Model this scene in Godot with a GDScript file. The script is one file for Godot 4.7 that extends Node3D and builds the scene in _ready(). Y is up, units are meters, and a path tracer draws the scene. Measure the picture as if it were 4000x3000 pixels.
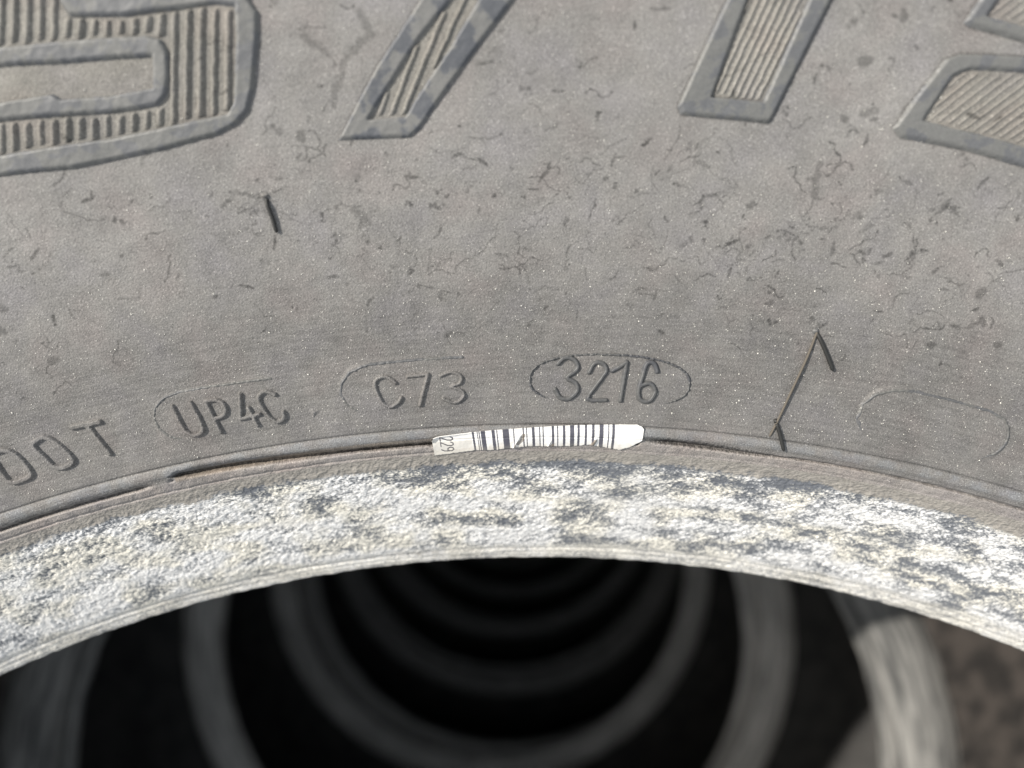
extends Node3D
# A close look down on the top tyre of a stack. Lengths inside the helpers are millimetres; P() turns them into metres.
# Along the sidewall, s is the arc length at radius 230 (to the right of the camera's side) and r the distance from the axis.

const YT := 1273.0        # height of the top tyre's upper bead toe
const SR := 230.0
const TURN := TAU * SR
const TW := 2048
const TH := 1024
const TILE := TURN / 9.0
const TR0 := 218.0
const TRS := 80.3
const BW := 2048
const BH := 512
const BTILE := TURN / 8.0
const BR0 := 200.5
const BRS := 24.0

var rng := RandomNumberGenerator.new()
var prof := PackedFloat32Array()
var wob := FastNoiseLite.new()
var fine := FastNoiseLite.new()
var M := {}
var bead_h := PackedFloat32Array()

# ---------------------------------------------------------------- small helpers
func mark(o: Node, label := "", category := "", group := "", kind := "") -> void:
	if label: o.set_meta("label", label)
	if category: o.set_meta("category", category)
	if group: o.set_meta("group", group)
	if kind: o.set_meta("kind", kind)

func put(called: String, mesh: Mesh, mat: Material, parent: Node) -> MeshInstance3D:
	var o := MeshInstance3D.new()
	o.name = called
	o.mesh = mesh
	o.material_override = mat
	o.cast_shadow = GeometryInstance3D.SHADOW_CASTING_SETTING_ON
	parent.add_child(o, true)
	return o

func pl(a: Array) -> PackedVector2Array:
	var p := PackedVector2Array()
	for i in range(0, a.size(), 2): p.append(Vector2(a[i], a[i + 1]))
	return p

func P(s: float, r: float, h: float) -> Vector3:
	var a := s / SR
	return Vector3(r * sin(a), h + YT, -r * cos(a)) * 0.001

func table(xs: Array, ys: Array, x: float) -> float:
	if x <= xs[0]: return ys[0]
	for i in range(1, xs.size()):
		if x <= xs[i]: return lerpf(ys[i - 1], ys[i], (x - xs[i - 1]) / (xs[i] - xs[i - 1]))
	return ys[-1]

func seg_d(p: Vector2, a: Vector2, b: Vector2) -> float:
	var ab := b - a
	var t := clampf((p - a).dot(ab) / maxf(ab.length_squared(), 1e-9), 0, 1)
	return p.distance_to(a + ab * t)

func lines_d(p: Vector2, all: Array) -> float:
	var d := 1e9
	for l: PackedVector2Array in all:
		for i in l.size() - 1: d = minf(d, seg_d(p, l[i], l[i + 1]))
	return d

func poly_d(p: Vector2, l: PackedVector2Array) -> float:
	var d := 1e9
	var inside := false
	var n := l.size()
	var j := n - 1
	for i in n:
		var a := l[i]
		var b := l[j]
		var ab := b - a
		var w := p - a
		var q := w - ab * clampf(w.dot(ab) / ab.length_squared(), 0, 1)
		d = minf(d, q.length_squared())
		if (a.y > p.y) != (b.y > p.y) and p.x < (b.x - a.x) * (p.y - a.y) / (b.y - a.y) + a.x: inside = not inside
		j = i
	d = sqrt(d)
	return -d if inside else d

func box_d(p: Vector2, c: Vector2, half: Vector2, round: float) -> float:
	var q := (p - c).abs() - half + Vector2(round, round)
	return Vector2(maxf(q.x, 0), maxf(q.y, 0)).length() + minf(maxf(q.x, q.y), 0) - round

# a grid of points as one smooth mesh; i runs along rows of n columns, j along the other way
func grid(v: PackedVector3Array, uv: PackedVector2Array, ni: int, nj: int, closed := false, color := PackedColorArray()) -> ArrayMesh:
	var nrm := PackedVector3Array()
	nrm.resize(ni * nj)
	for i in ni:
		var i0 := i - 1
		var i1 := i + 1
		if closed:
			if i0 < 0: i0 = ni - 2
			if i1 >= ni: i1 = 1
		i0 = maxi(i0, 0)
		i1 = mini(i1, ni - 1)
		for j in nj:
			var di := v[i1 * nj + j] - v[i0 * nj + j]
			var dj := v[i * nj + mini(j + 1, nj - 1)] - v[i * nj + maxi(j - 1, 0)]
			nrm[i * nj + j] = di.cross(dj).normalized()
	var idx := PackedInt32Array()
	idx.resize((ni - 1) * (nj - 1) * 6)
	var k := 0
	for i in ni - 1:
		for j in nj - 1:
			var a := i * nj + j
			idx[k] = a
			idx[k + 1] = a + 1
			idx[k + 2] = a + nj + 1
			idx[k + 3] = a
			idx[k + 4] = a + nj + 1
			idx[k + 5] = a + nj
			k += 6
	var arr := []
	arr.resize(Mesh.ARRAY_MAX)
	arr[Mesh.ARRAY_VERTEX] = v
	arr[Mesh.ARRAY_NORMAL] = nrm
	arr[Mesh.ARRAY_TEX_UV] = uv
	if color.size(): arr[Mesh.ARRAY_COLOR] = color
	arr[Mesh.ARRAY_INDEX] = idx
	var m := ArrayMesh.new()
	m.add_surface_from_arrays(Mesh.PRIMITIVE_TRIANGLES, arr)
	return m

func seamless(w: int, h: int, freq: float, octaves: int, sd: int, kind := FastNoiseLite.TYPE_SIMPLEX_SMOOTH, gain := 0.5) -> PackedByteArray:
	var n := FastNoiseLite.new()
	n.noise_type = kind
	n.seed = sd
	n.frequency = freq
	n.fractal_octaves = octaves
	n.fractal_gain = gain
	var im := n.get_seamless_image(w, h, false, false, 0.15, true)
	im.convert(Image.FORMAT_L8)
	return im.get_data()

func stretched(w: int, h: int, w0: int, h0: int, freq: float, octaves: int, sd: int) -> PackedByteArray:
	var n := FastNoiseLite.new()
	n.seed = sd
	n.frequency = freq
	n.fractal_octaves = octaves
	var im := n.get_seamless_image(w0, h0, false, false, 0.15, true)
	im.convert(Image.FORMAT_L8)
	im.resize(w, h, Image.INTERPOLATE_CUBIC)
	return im.get_data()

func srgb8(x: float) -> int:
	x = clampf(x, 0.0, 1.0)
	return int(255.0 * (12.92 * x if x < 0.0031308 else 1.055 * pow(x, 0.41666) - 0.055) + 0.5)

func picture(data: PackedByteArray, w: int, h: int, f := Image.FORMAT_RGB8) -> ImageTexture:
	return ImageTexture.create_from_image(Image.create_from_data(w, h, false, f, data))

# ---------------------------------------------------------------- the top tyre's outer surface
func build_profile() -> void:
	var xs := [202.0, 203.0, 207.0, 214.0, 221.2, 224.3, 226.6, 236.0, 250.0, 275.0, 295.0, 315.0, 340.0, 365.0, 385.0, 398.0, 406.0]
	var ys := [-0.8, 0.0, 3.4, 8.6, 14.0, 16.4, 17.0, 18.4, 21.5, 28.5, 33.3, 35.3, 33.6, 26.0, 14.0, 1.0, -12.0]
	var raw := PackedFloat32Array()
	for i in 2100: raw.append(table(xs, ys, 200.0 + i * 0.1))
	prof.resize(2100)
	for i in 2100:
		var w := 4 if i < 280 else (14 if i < 900 else 60)
		var t := 0.0
		for k in range(-w, w + 1): t += raw[clampi(i + k, 0, 2099)]
		prof[i] = t / (2 * w + 1)

func base_h(r: float) -> float:
	var x := (r - 200.0) * 10.0
	var i := clampi(int(x), 0, 2098)
	return lerpf(prof[i], prof[i + 1], x - i)

func dent(d: float, w: float) -> float:
	var q := d / w
	return exp(-q * q)

func ridge(r: float) -> float:   # the rounded fitting line
	return 0.21 * smoothstep(224.6, 225.2, r) * (1.0 - smoothstep(225.5, 226.35, r))

func pad(p: Vector2, c: Vector2, half: Vector2) -> float:   # a shallow raised field
	var d := box_d(p, c, half, half.y - 0.1)
	return 0.16 * smoothstep(0.15, -0.1, d)

func surf(s: float, r: float) -> float:
	var h := base_h(r) + 0.25 * wob.get_noise_2d(s * 3.0, r * 3.0)
	if r < 227.5:
		var jag := wob.get_noise_2d(s * 24.0, 11.0)
		var jag2 := wob.get_noise_2d(s * 70.0, 57.0)
		h += ridge(r)
		h -= 0.14 * dent(r - 226.3, 0.12)
		var rc := 224.15
		var w := 0.20
		var depth := 0.45
		if s < -53.0:
			w = 0.26 + 0.06 * jag + 0.03 * jag2
			depth = 1.0 * (1.0 - smoothstep(-57.0, -53.6, s))
			rc = 224.2 + 0.08 * jag
		elif s < 13.0:
			var k := smoothstep(-52.0, -50.5, s)
			rc = lerpf(224.85, 224.1, smoothstep(-51.0, -28.0, s)) + 0.08 * jag
			w = (0.22 + 0.22 * smoothstep(-52.0, -47.0, s) * (1.0 - smoothstep(-40.0, -24.0, s)) + 0.05 * jag2) * k + 0.02
			depth = 1.4 * k
		elif s < 34.0:
			rc = lerpf(224.45, 223.95, smoothstep(14.0, 30.0, s)) + 0.1 * jag
			w = lerpf(0.30, 0.16, smoothstep(22.0, 34.0, s)) + 0.10 * jag2 + 0.06 * jag
			depth = lerpf(1.1, 0.5, smoothstep(20.0, 34.0, s)) * smoothstep(12.5, 17.0, s)
		else:
			w = 0.15 + 0.06 * jag2
			depth = 0.6 + 0.3 * jag
			rc = 224.05
		h -= depth * dent(r - rc, maxf(w, 0.06))
		if s < 34.0 and s > -52: h -= 0.15 * depth * dent(r - rc + 0.2, 0.25) * (0.5 + jag2)
		h -= 0.45 * dent(s + 51.6, 0.35) * dent(r - 224.25, 0.18)
		h -= (0.20 if s < -14 else 0.08) * dent(r - 222.75 + 0.1 * jag, 0.12)
		h += 0.12 * fine.get_noise_2d(s * 5.0, r * 5.0) * (1.0 - smoothstep(223.6, 224.2, r))
	elif r < 240.0:
		var p := Vector2(s, r)
		var low := smoothstep(228.2, 230.6, r)
		if s < -28.0 and s > -54.0: h += pad(p, Vector2(-40.8, 232.1), Vector2(10.1, 3.4)) * low * (1.0 - smoothstep(-36.0, -31.0, s))
		elif s < -4.0 and s > -28.0: h += pad(p, Vector2(-16.6, 232.2), Vector2(9.9, 3.3)) * low * (1.0 - smoothstep(-14.0, -8.0, s))
		elif s > 38.0 and s < 64.0: h += 1.3 * pad(p, Vector2(50.8, 232.1), Vector2(9.8, 3.55)) * low
	return h

func tex_uv(s: float, r: float) -> Vector2:
	return Vector2(s / TILE + 0.5, (r - TR0) / TRS)

func arcs(fine_half: float, step: float) -> PackedFloat32Array:
	var a := PackedFloat32Array()
	var s := -fine_half
	while s < fine_half:
		a.append(s)
		s += step
	var inc := step
	var last := a[0] + TURN
	while s < last - 1.0:
		a.append(s)
		var room := minf(s - fine_half, last - s)
		inc = clampf(0.2 + room * 0.12, step, 14.0)
		s += inc
	a.append(last)
	return a

func build_sidewall(parent: Node) -> void:
	var ss := arcs(82.0, 0.22)
	var rs := PackedFloat32Array()
	var r := 222.4
	while r < 227.4:
		rs.append(r)
		r += 0.11
	while r < 284.0:
		rs.append(r)
		r += 0.24
	while r < 402.0:
		rs.append(r)
		r += minf(0.3 + (r - 284.0) * 0.1, 5.0)
	rs.append(402.0)
	var ni := ss.size()
	var nj := rs.size()
	var v := PackedVector3Array()
	var uv := PackedVector2Array()
	v.resize(ni * nj)
	uv.resize(ni * nj)
	for i in ni:
		var s := ss[i]
		var sw := s if i < ni - 1 else s - TURN
		for j in nj:
			v[i * nj + j] = P(s, rs[j], surf(sw, rs[j]))
			uv[i * nj + j] = tex_uv(s, rs[j])
	put("sidewall", grid(v, uv, ni, nj, true), M.sidewall, parent)

func bead_crust(s: float, r: float) -> float:
	var x := posmod(int((s / BTILE + 0.5) * BW), BW)
	var y := clampi(int((r - BR0) / BRS * BH), 0, BH - 1)
	return bead_h[y * BW + x]

func build_bead(parent: Node) -> void:
	var ss := arcs(106.0, 0.25)
	var rs := PackedFloat32Array()
	var r := 203.0
	while r < 222.35:
		rs.append(r)
		r += 0.2
	rs.append(222.4)
	var under := [Vector2(222.0, -9.0), Vector2(216.0, -7.5), Vector2(209.0, -4.6), Vector2(205.0, -2.2), Vector2(203.4, -0.9)]
	var ni := ss.size()
	var nj := rs.size() + under.size()
	var v := PackedVector3Array()
	var uv := PackedVector2Array()
	v.resize(ni * nj)
	uv.resize(ni * nj)
	for i in ni:
		var s := ss[i]
		var sw := s if i < ni - 1 else s - TURN
		for j in nj:
			var q: Vector3
			var rr: float
			if j < under.size():
				rr = under[j].x
				q = P(s, rr, under[j].y)
				rr = 203.0 - 0.4 * (under.size() - j)
			else:
				rr = rs[j - under.size()]
				if rr > 222.39: q = P(s, rr, surf(sw, rr))
				else:
					var c := bead_crust(sw, rr) * smoothstep(203.0, 203.8, rr) * (1.0 - smoothstep(221.0, 222.2, rr))
					c += 0.18 * wob.get_noise_2d(sw * 4.0, rr * 6.0) * (1.0 - smoothstep(217.0, 220.5, rr)) * smoothstep(203.0, 204.0, rr)
					c -= 0.22 * dent(rr - 205.0, 0.22) + 0.12 * dent(rr - 204.1, 0.15)
					var a := s / SR
					var edge := 0.18 * fine.get_noise_2d(sw * 2.5, 3.0) * (1.0 - smoothstep(203.0, 204.5, rr))
					var wobble := 0.25 * wob.get_noise_2d(sw * 3.0, rr * 3.0)
					var rad := rr - 0.6 * c + edge
					q = Vector3(rad * sin(a), YT + base_h(rr) + wobble * smoothstep(214.0, 222.0, rr) + 0.8 * c, -rad * cos(a)) * 0.001
			v[i * nj + j] = q
			uv[i * nj + j] = Vector2(s / BTILE + 0.5, (rr - BR0) / BRS)
	put("bead", grid(v, uv, ni, nj, true), M.bead, parent)

# ---------------------------------------------------------------- raised lettering
func relief(called: String, parent: Node, lo: Vector2, hi: Vector2, cell: float, sdf: Callable, height: float, bevel: float, mat: Material, rough := 0.0, own_uv := 0.0) -> MeshInstance3D:
	var nx := int((hi.x - lo.x) / cell) + 2
	var ny := int((hi.y - lo.y) / cell) + 2
	var d := PackedFloat32Array()
	d.resize(nx * ny)
	for i in nx:
		for j in ny:
			var q := Vector2(lo.x + i * cell, lo.y + j * cell)
			var e: float = sdf.call(q)
			if rough > 0.0: e += rough * fine.get_noise_2d(q.x * 16.0, q.y * 16.0)
			d[i * ny + j] = e
	var st := SurfaceTool.new()
	st.begin(Mesh.PRIMITIVE_TRIANGLES)
	var at := PackedInt32Array()
	at.resize(nx * ny)
	at.fill(-1)
	var n := 0
	var lim := cell * 1.5
	for i in nx - 1:
		for j in ny - 1:
			var m := minf(minf(d[i * ny + j], d[i * ny + j + 1]), minf(d[i * ny + ny + j], d[i * ny + ny + j + 1]))
			if m > 0.0: continue
			for o: int in [i * ny + j, i * ny + j + 1, i * ny + ny + j, i * ny + ny + j + 1]:
				if at[o] >= 0: continue
				var s := lo.x + (o / ny) * cell
				var r := lo.y + (o % ny) * cell
				var e := d[o]
				var h := height * smoothstep(0.0, 1.0, -e / bevel) if e < 0 else -0.12 * minf(e / lim, 1.5)
				if e < 0: h += 0.04 * fine.get_noise_2d(s * 9.0, r * 9.0) * minf(1.0, -e / bevel)
				st.set_uv(Vector2(s, r) / own_uv if own_uv > 0.0 else tex_uv(s, r))
				st.add_vertex(P(s, r, surf(s, r) + h))
				at[o] = n
				n += 1
			var a := at[i * ny + j]
			var b := at[i * ny + j + 1]
			var c := at[i * ny + ny + j + 1]
			var e2 := at[i * ny + ny + j]
			for k: int in [a, b, c, a, c, e2]: st.add_index(k)
	st.generate_normals()
	return put(called, st.commit(), mat, parent)

func letter(called: String, parent: Node, strokes: Array, width: float, height: float, mat: Material = M.sidewall) -> void:
	var lo := Vector2(1e9, 1e9)
	var hi := -lo
	for k in strokes.size():
		var l0: PackedVector2Array = strokes[k]
		if l0.size() > 4:
			var l1 := PackedVector2Array()
			for i in l0.size() - 1:
				for q in 3: l1.append(l0[i].cubic_interpolate(l0[i + 1], l0[maxi(i - 1, 0)], l0[mini(i + 2, l0.size() - 1)], q / 3.0))
			l1.append(l0[-1])
			strokes[k] = l1
	width *= 1.12
	for l: PackedVector2Array in strokes:
		for q in l:
			lo = lo.min(q)
			hi = hi.max(q)
	var w := width * 0.5
	relief(called, parent, lo - Vector2(w + 0.25, w + 0.25), hi + Vector2(w + 0.25, w + 0.25), 0.1, func(q: Vector2) -> float: return lines_d(q, strokes) - w, height * 1.05, 0.22, mat, 0.05)

func ribs(parent: Node, inside: Callable, first: float, step: float, count: int, r_ref: float, slope0: float, slope_more: float, r_lo: float, r_hi: float, hw: float, height: float) -> void:
	for k in count:
		var s0 := first + step * k
		var slope := slope0 + slope_more * absf(s0 - first)
		var run := PackedVector2Array()
		var r := r_lo
		while r <= r_hi + 0.2:
			var q := Vector2(s0 + slope * (r - r_ref), r)
			var e: float = inside.call(q)
			if e < -0.12 and r <= r_hi: run.append(q)
			else:
				if run.size() >= 4: rib(parent, run, hw * (0.85 + 0.3 * rng.randf()), height * (0.75 + 0.5 * rng.randf()))
				run = PackedVector2Array()
			r += 0.3
		if run.size() >= 4: rib(parent, run, hw, height)

func rib(parent: Node, run: PackedVector2Array, hw: float, height: float) -> void:
	var v := PackedVector3Array()
	var uv := PackedVector2Array()
	var offs := [-1.0, -0.5, 0.0, 0.5, 1.0]
	var hs := [-0.1, 0.75, 1.0, 0.75, -0.1]
	for k in 5:
		for i in run.size():
			var end := 0.4 if i == 0 or i == run.size() - 1 else 1.0
			var q: Vector2 = run[i] + Vector2(offs[k] * hw + 0.08 * fine.get_noise_2d(run[i].x * 6.0, run[i].y * 6.0), 0)
			v.append(P(q.x, q.y, surf(q.x, q.y) + height * hs[k] * end))
			uv.append(tex_uv(q.x, q.y))
	put("rib", grid(v, uv, 5, run.size()), M.sidewall, parent)

func numeral_parts() -> Dictionary:
	var f := {}
	f.five_out = pl([-27.5, 278.3, -27.8, 276.9, -27.2, 275.5, -27.7, 273.1, -29.2, 268.3, -30.3, 266.0, -31.9, 264.8, -33.9, 264.1, -39.4, 263.5, -48.8, 263.4, -56.5, 264.4, -66.4, 266.2, -72, 268, -73, 278, -66, 280, -66, 306, -19.5, 306, -20, 300.6, -41, 300, -41, 279.9, -31, 279.7])
	f.five_rib = pl([-43.5, 283.2, -44.5, 279.4, -44.1, 277.9, -39.1, 277.0, -34.4, 276.9, -30.9, 276.8, -29.2, 276.3, -29.7, 273.4, -31.4, 267.2, -32.3, 266.1, -38.8, 265.7, -44.0, 265.6, -55.6, 266.4, -70, 269, -70, 277, -63, 278.5, -63, 303, -43.5, 303])
	f.five_isle = pl([-68, 279.6, -60.3, 278.3, -51.3, 276.5, -44.3, 275.7, -37.8, 274.9, -36.6, 274.3, -36.3, 272.9, -36.8, 270.7, -37.6, 268.9, -38.7, 268.0, -43.2, 268.1, -54.1, 269.7, -68, 272.5])
	f.five_recess = pl([-66, 277.4, -61.1, 276.6, -52.0, 274.8, -46.2, 273.8, -40.3, 273.1, -37.9, 272.8, -38.7, 269.8, -42.6, 269.8, -47.5, 270.4, -48.1, 271.1, -53.4, 271.4, -66, 273.6])
	f.slash_out = pl([-21.8, 262.0, -14.5, 261.7, -13.4, 262.5, -3.6, 275.1, 9.0, 291, 0.2, 291, -12.1, 275.4, -17.0, 269.1])
	f.slash_in = pl([-18.4, 263.9, -14.7, 263.9, -13.2, 266.1, -9.6, 270.8, -6.8, 275.2, 4.2, 289, 1.5, 289, -9.3, 275.2, -12.7, 271.5])
	f.seven_out = pl([12.8, 264.9, 13.2, 264.0, 22.2, 263.9, 22.6, 265.0, 25.6, 276.6, 33, 306, 14, 305.5, 13, 298.5, 22.4, 298, 16.1, 275.7])
	f.seven_in = pl([16.1, 266.1, 21.2, 266.0, 23.5, 276.3, 30.5, 303.5, 16, 303, 15.5, 300.5, 25.2, 300.5, 18.0, 275.8])
	f.last_out = pl([34.7, 265.0, 35.6, 264.2, 42.9, 264.0, 60, 262.8, 69, 264, 73, 269, 73, 277, 69, 281.5, 52, 282.5, 52, 298, 72, 298, 72, 305, 40, 305, 38.8, 278.6, 38.1, 276.4, 38.7, 276.0, 44.0, 275.6, 58, 275.2, 60, 274.4, 58, 273.9, 44.5, 274.2, 38.7, 273.3, 37.5, 272.6, 36.0, 268.8])
	f.last_tail = pl([37.3, 266.3, 40.4, 266.0, 44.1, 265.8, 60, 264.9, 68, 266, 70.5, 270, 70.5, 276, 62.5, 277, 62.5, 271.6, 45.0, 272.7, 40.0, 272.0, 38.7, 271.1])
	f.last_stem = pl([39.9, 277.3, 43.5, 277.0, 58, 276.9, 68, 278.6, 67, 279.8, 50, 280.2, 49.5, 303, 42, 303, 40.4, 278.9])
	return f

func build_lettering(tyre: Node) -> void:
	var f := numeral_parts()
	var ribs5 := func(q: Vector2) -> float: return maxf(poly_d(q, f.five_rib), -poly_d(q, f.five_isle))
	var n := relief("numeral", tyre, Vector2(-74, 262.8), Vector2(-26, 292), 0.17, func(q: Vector2) -> float: return maxf(poly_d(q, f.five_out), maxf(-ribs5.call(q), -poly_d(q, f.five_recess))), 0.48, 0.2, M.numeral, 0.05, 40.0)
	mark(n, "large raised numeral 5 with ribbed filling, cut by the left edge")
	ribs(n, ribs5, -29.9, -1.27, 26, 275.7, 0.255, 0.0068, 265.0, 288.0, 0.38, 0.36)
	var in_slash := func(q: Vector2) -> float: return poly_d(q, f.slash_in)
	n = relief("slash", tyre, Vector2(-23, 261), Vector2(10, 292), 0.17, func(q: Vector2) -> float: return maxf(poly_d(q, f.slash_out), -in_slash.call(q)), 0.42, 0.2, M.slash, 0.05, 40.0)
	mark(n, "slanting raised stroke worn dark at its edges")
	ribs(n, in_slash, -21.0, 1.2, 14, 264.0, 0.42, 0.012, 264.2, 288.5, 0.30, 0.30)
	var in_seven := func(q: Vector2) -> float: return poly_d(q, f.seven_in)
	n = relief("numeral", tyre, Vector2(12, 263), Vector2(34, 306.5), 0.17, func(q: Vector2) -> float: return maxf(poly_d(q, f.seven_out), -in_seven.call(q)), 0.48, 0.2, M.numeral, 0.05, 40.0)
	mark(n, "raised leg of the large numeral 7")
	ribs(n, in_seven, 15.6, 0.72, 9, 266.0, 0.27, 0.0, 266.2, 299.0, 0.22, 0.2)
	var in_last := func(q: Vector2) -> float: return minf(poly_d(q, f.last_tail), poly_d(q, f.last_stem))
	n = relief("numeral", tyre, Vector2(34, 262), Vector2(74, 306), 0.2, func(q: Vector2) -> float: return maxf(poly_d(q, f.last_out), -in_last.call(q)), 0.48, 0.2, M.numeral, 0.05, 40.0)
	mark(n, "large raised numeral 5 cut by the right edge")
	ribs(n, in_last, 32.0, 0.95, 40, 266.0, 0.72, 0.0, 265.2, 281.0, 0.24, 0.14)
	# small moulded characters
	var T := tyre
	letter("letter", T, [pl([-72.4, 234.0, -71.8, 230.0, -69.9, 229.6, -68.8, 229.9, -68.7, 230.8, -69.4, 232.9, -70.5, 234.0, -72.4, 234.0])], 0.75, 0.42)
	letter("letter", T, [pl([-66.7, 233.8, -65.1, 234.1, -63.9, 232.9, -62.8, 230.6, -63.0, 229.9, -64.1, 229.6, -65.4, 230.0, -66.1, 231.5, -66.8, 233.1, -66.7, 233.8])], 0.75, 0.42)
	letter("letter", T, [pl([-61.2, 234.3, -57.6, 234.1]), pl([-59.3, 234.1, -57.9, 229.8])], 0.75, 0.42)
	letter("letter", T, [pl([-48.0, 233.9, -47.5, 231.0, -46.9, 229.9, -46.1, 229.6, -45.2, 229.9, -45.0, 231.0, -45.6, 233.9])], 0.62, 0.4)
	letter("letter", T, [pl([-43.7, 233.7, -42.9, 229.4]), pl([-43.7, 233.7, -42.3, 233.6, -41.5, 232.8, -41.6, 231.8, -42.3, 231.3, -43.3, 231.3])], 0.62, 0.4)
	letter("digit", T, [pl([-39.2, 233.8, -39.9, 230.6, -37.4, 230.8]), pl([-38.6, 231.9, -38.0, 229.4])], 0.6, 0.4)
	letter("letter", T, [pl([-34.9, 233.0, -35.8, 233.6, -36.8, 233.3, -37.0, 232.2, -36.2, 230.2, -35.3, 229.4, -34.4, 229.8, -34.3, 230.6])], 0.62, 0.4)
	letter("letter", T, [pl([-19.3, 232.7, -20.4, 233.6, -21.6, 233.4, -22.0, 232.4, -21.4, 230.4, -20.4, 229.6, -19.4, 230.0, -18.8, 230.7])], 0.55, 0.36)
	letter("digit", T, [pl([-17.7, 233.4, -15.1, 233.5, -16.5, 229.5])], 0.55, 0.36)
	letter("digit", T, [pl([-13.5, 233.2, -12.1, 233.6, -10.9, 233.0, -11.1, 232.1, -12.2, 231.7, -10.9, 231.1, -10.7, 230.3, -11.9, 229.5, -13.4, 230.2])], 0.5, 0.34)
	letter("digit", T, [pl([1.5, 234.4, 2.2, 235.1, 3.2, 235.1, 3.9, 234.5, 3.9, 233.6, 2.7, 232.6, 3.8, 231.9, 4.1, 230.9, 3.1, 229.8, 1.9, 229.9, 1.2, 231.0])], 0.62, 0.34, M.stamp)
	letter("digit", T, [pl([5.5, 233.3, 6.1, 234.5, 7.2, 234.5, 7.7, 233.6, 6.9, 232.2, 5.5, 229.8, 7.9, 229.7])], 0.58, 0.34, M.stamp)
	letter("digit", T, [pl([8.5, 233.6, 10.2, 234.8, 9.8, 229.7])], 0.6, 0.34, M.stamp)
	letter("digit", T, [pl([14.2, 233.8, 13.7, 234.8, 12.8, 234.8, 12.4, 233.2, 12.0, 231.0, 12.5, 229.9, 13.6, 229.9, 14.2, 231.2, 13.4, 232.2, 12.2, 231.8])], 0.6, 0.34, M.stamp)
	var oval := PackedVector2Array()
	for k in 57:
		var a := TAU * k / 56.0
		var c := Vector2(cos(a), sin(a))
		oval.append(Vector2(8.2 + 10.3 * signf(c.x) * pow(absf(c.x), 0.85), 232.3 + 3.4 * signf(c.y) * pow(absf(c.y), 0.8)))
	var o := relief("date_code_ring", T, Vector2(-3, 228), Vector2(20, 237), 0.1, func(q: Vector2) -> float: return lines_d(q, [oval]) - 0.14 + 0.22 * smoothstep(230.6, 228.8, q.y), 0.30, 0.13, M.stamp, 0.12)
	mark(o, "thin raised oval ring around the digits 3216")
	var plates := [
		pl([-35.0, 235.2, -40.6, 235.4, -46.5, 235.6, -48.8, 235.2, -50.3, 234.2, -50.9, 232.9, -50.6, 231.5, -49.6, 230.2, -48.2, 229.4]),
		pl([-10.5, 235.5, -16.0, 235.5, -22.5, 235.4, -25.0, 234.6, -26.3, 233.2, -26.6, 231.8, -25.9, 230.3, -24.8, 229.5]),
		pl([43.4, 228.7, 41.8, 229.5, 40.9, 230.8, 41.0, 232.8, 42.3, 234.3, 44.2, 235.2, 46.8, 235.7, 52.0, 235.6, 56.9, 235.4, 59.2, 234.8, 60.4, 233.5, 60.7, 231.9, 59.9, 230.3, 58.4, 229.1])]
	for k in 3:
		var line: PackedVector2Array = plates[k]
		var plate_lo := Vector2(line[0].x - 19.0, 228.0) if k < 2 else Vector2(39.5, 228.0)
		var plate := relief("code_plate", T, plate_lo, plate_lo + Vector2(23.0, 9.0), 0.11, func(q: Vector2) -> float: return lines_d(q, [line]) - 0.19 + 0.12 * smoothstep(230.8, 229.0, q.y), 0.16, 0.19, M.edge, 0.14)
		mark(plate, ["faint oval plate edge round the letters UP4C", "faint oval plate edge round the code C73", "empty oval plate edge right of the strand"][k])
	relief("chip", T, Vector2(-31.8, 228.6), Vector2(-28.8, 231.4), 0.1, func(q: Vector2) -> float: return poly_d(q, pl([-31.1, 230.8, -29.5, 230.2, -30.8, 229.0])), 0.3, 0.6, M.sidewall, 0.1)

# ---------------------------------------------------------------- textures
func dab(mask: PackedFloat32Array, s: float, r: float, rad: float, amount: float) -> void:
	var k := TILE / TW
	var cx := (s / TILE + 0.5) * TW
	var cy := (r - TR0) / TRS * TH
	var pr := rad / k
	for y in range(maxi(int(cy - pr), 0), mini(int(cy + pr) + 1, TH - 1) + 1):
		for x in range(int(cx - pr), int(cx + pr) + 2):
			var q := Vector2(x - cx, y - cy).length() / pr
			if q < 1.0:
				var o := y * TW + posmod(x, TW)
				mask[o] = maxf(mask[o], amount * smoothstep(1.0, 0.35, q))

func scribble(mask: PackedFloat32Array, s: float, r: float, length: float, rad: float, amount: float, dir: float) -> void:
	var n := int(length / (rad * 0.5)) + 1
	var q := Vector2(s, r)
	var bend := rng.randf_range(-0.5, 0.5)
	for i in n:
		var t := float(i) / n
		dab(mask, q.x, q.y, rad * (0.45 + 0.75 * sin(PI * (0.15 + 0.8 * t)) * rng.randf_range(0.55, 1.15)), amount * rng.randf_range(0.4, 1.0))
		dir += bend * 0.12 + rng.randf_range(-0.28, 0.28)
		q += Vector2(cos(dir), sin(dir)) * rad * 0.6

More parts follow.
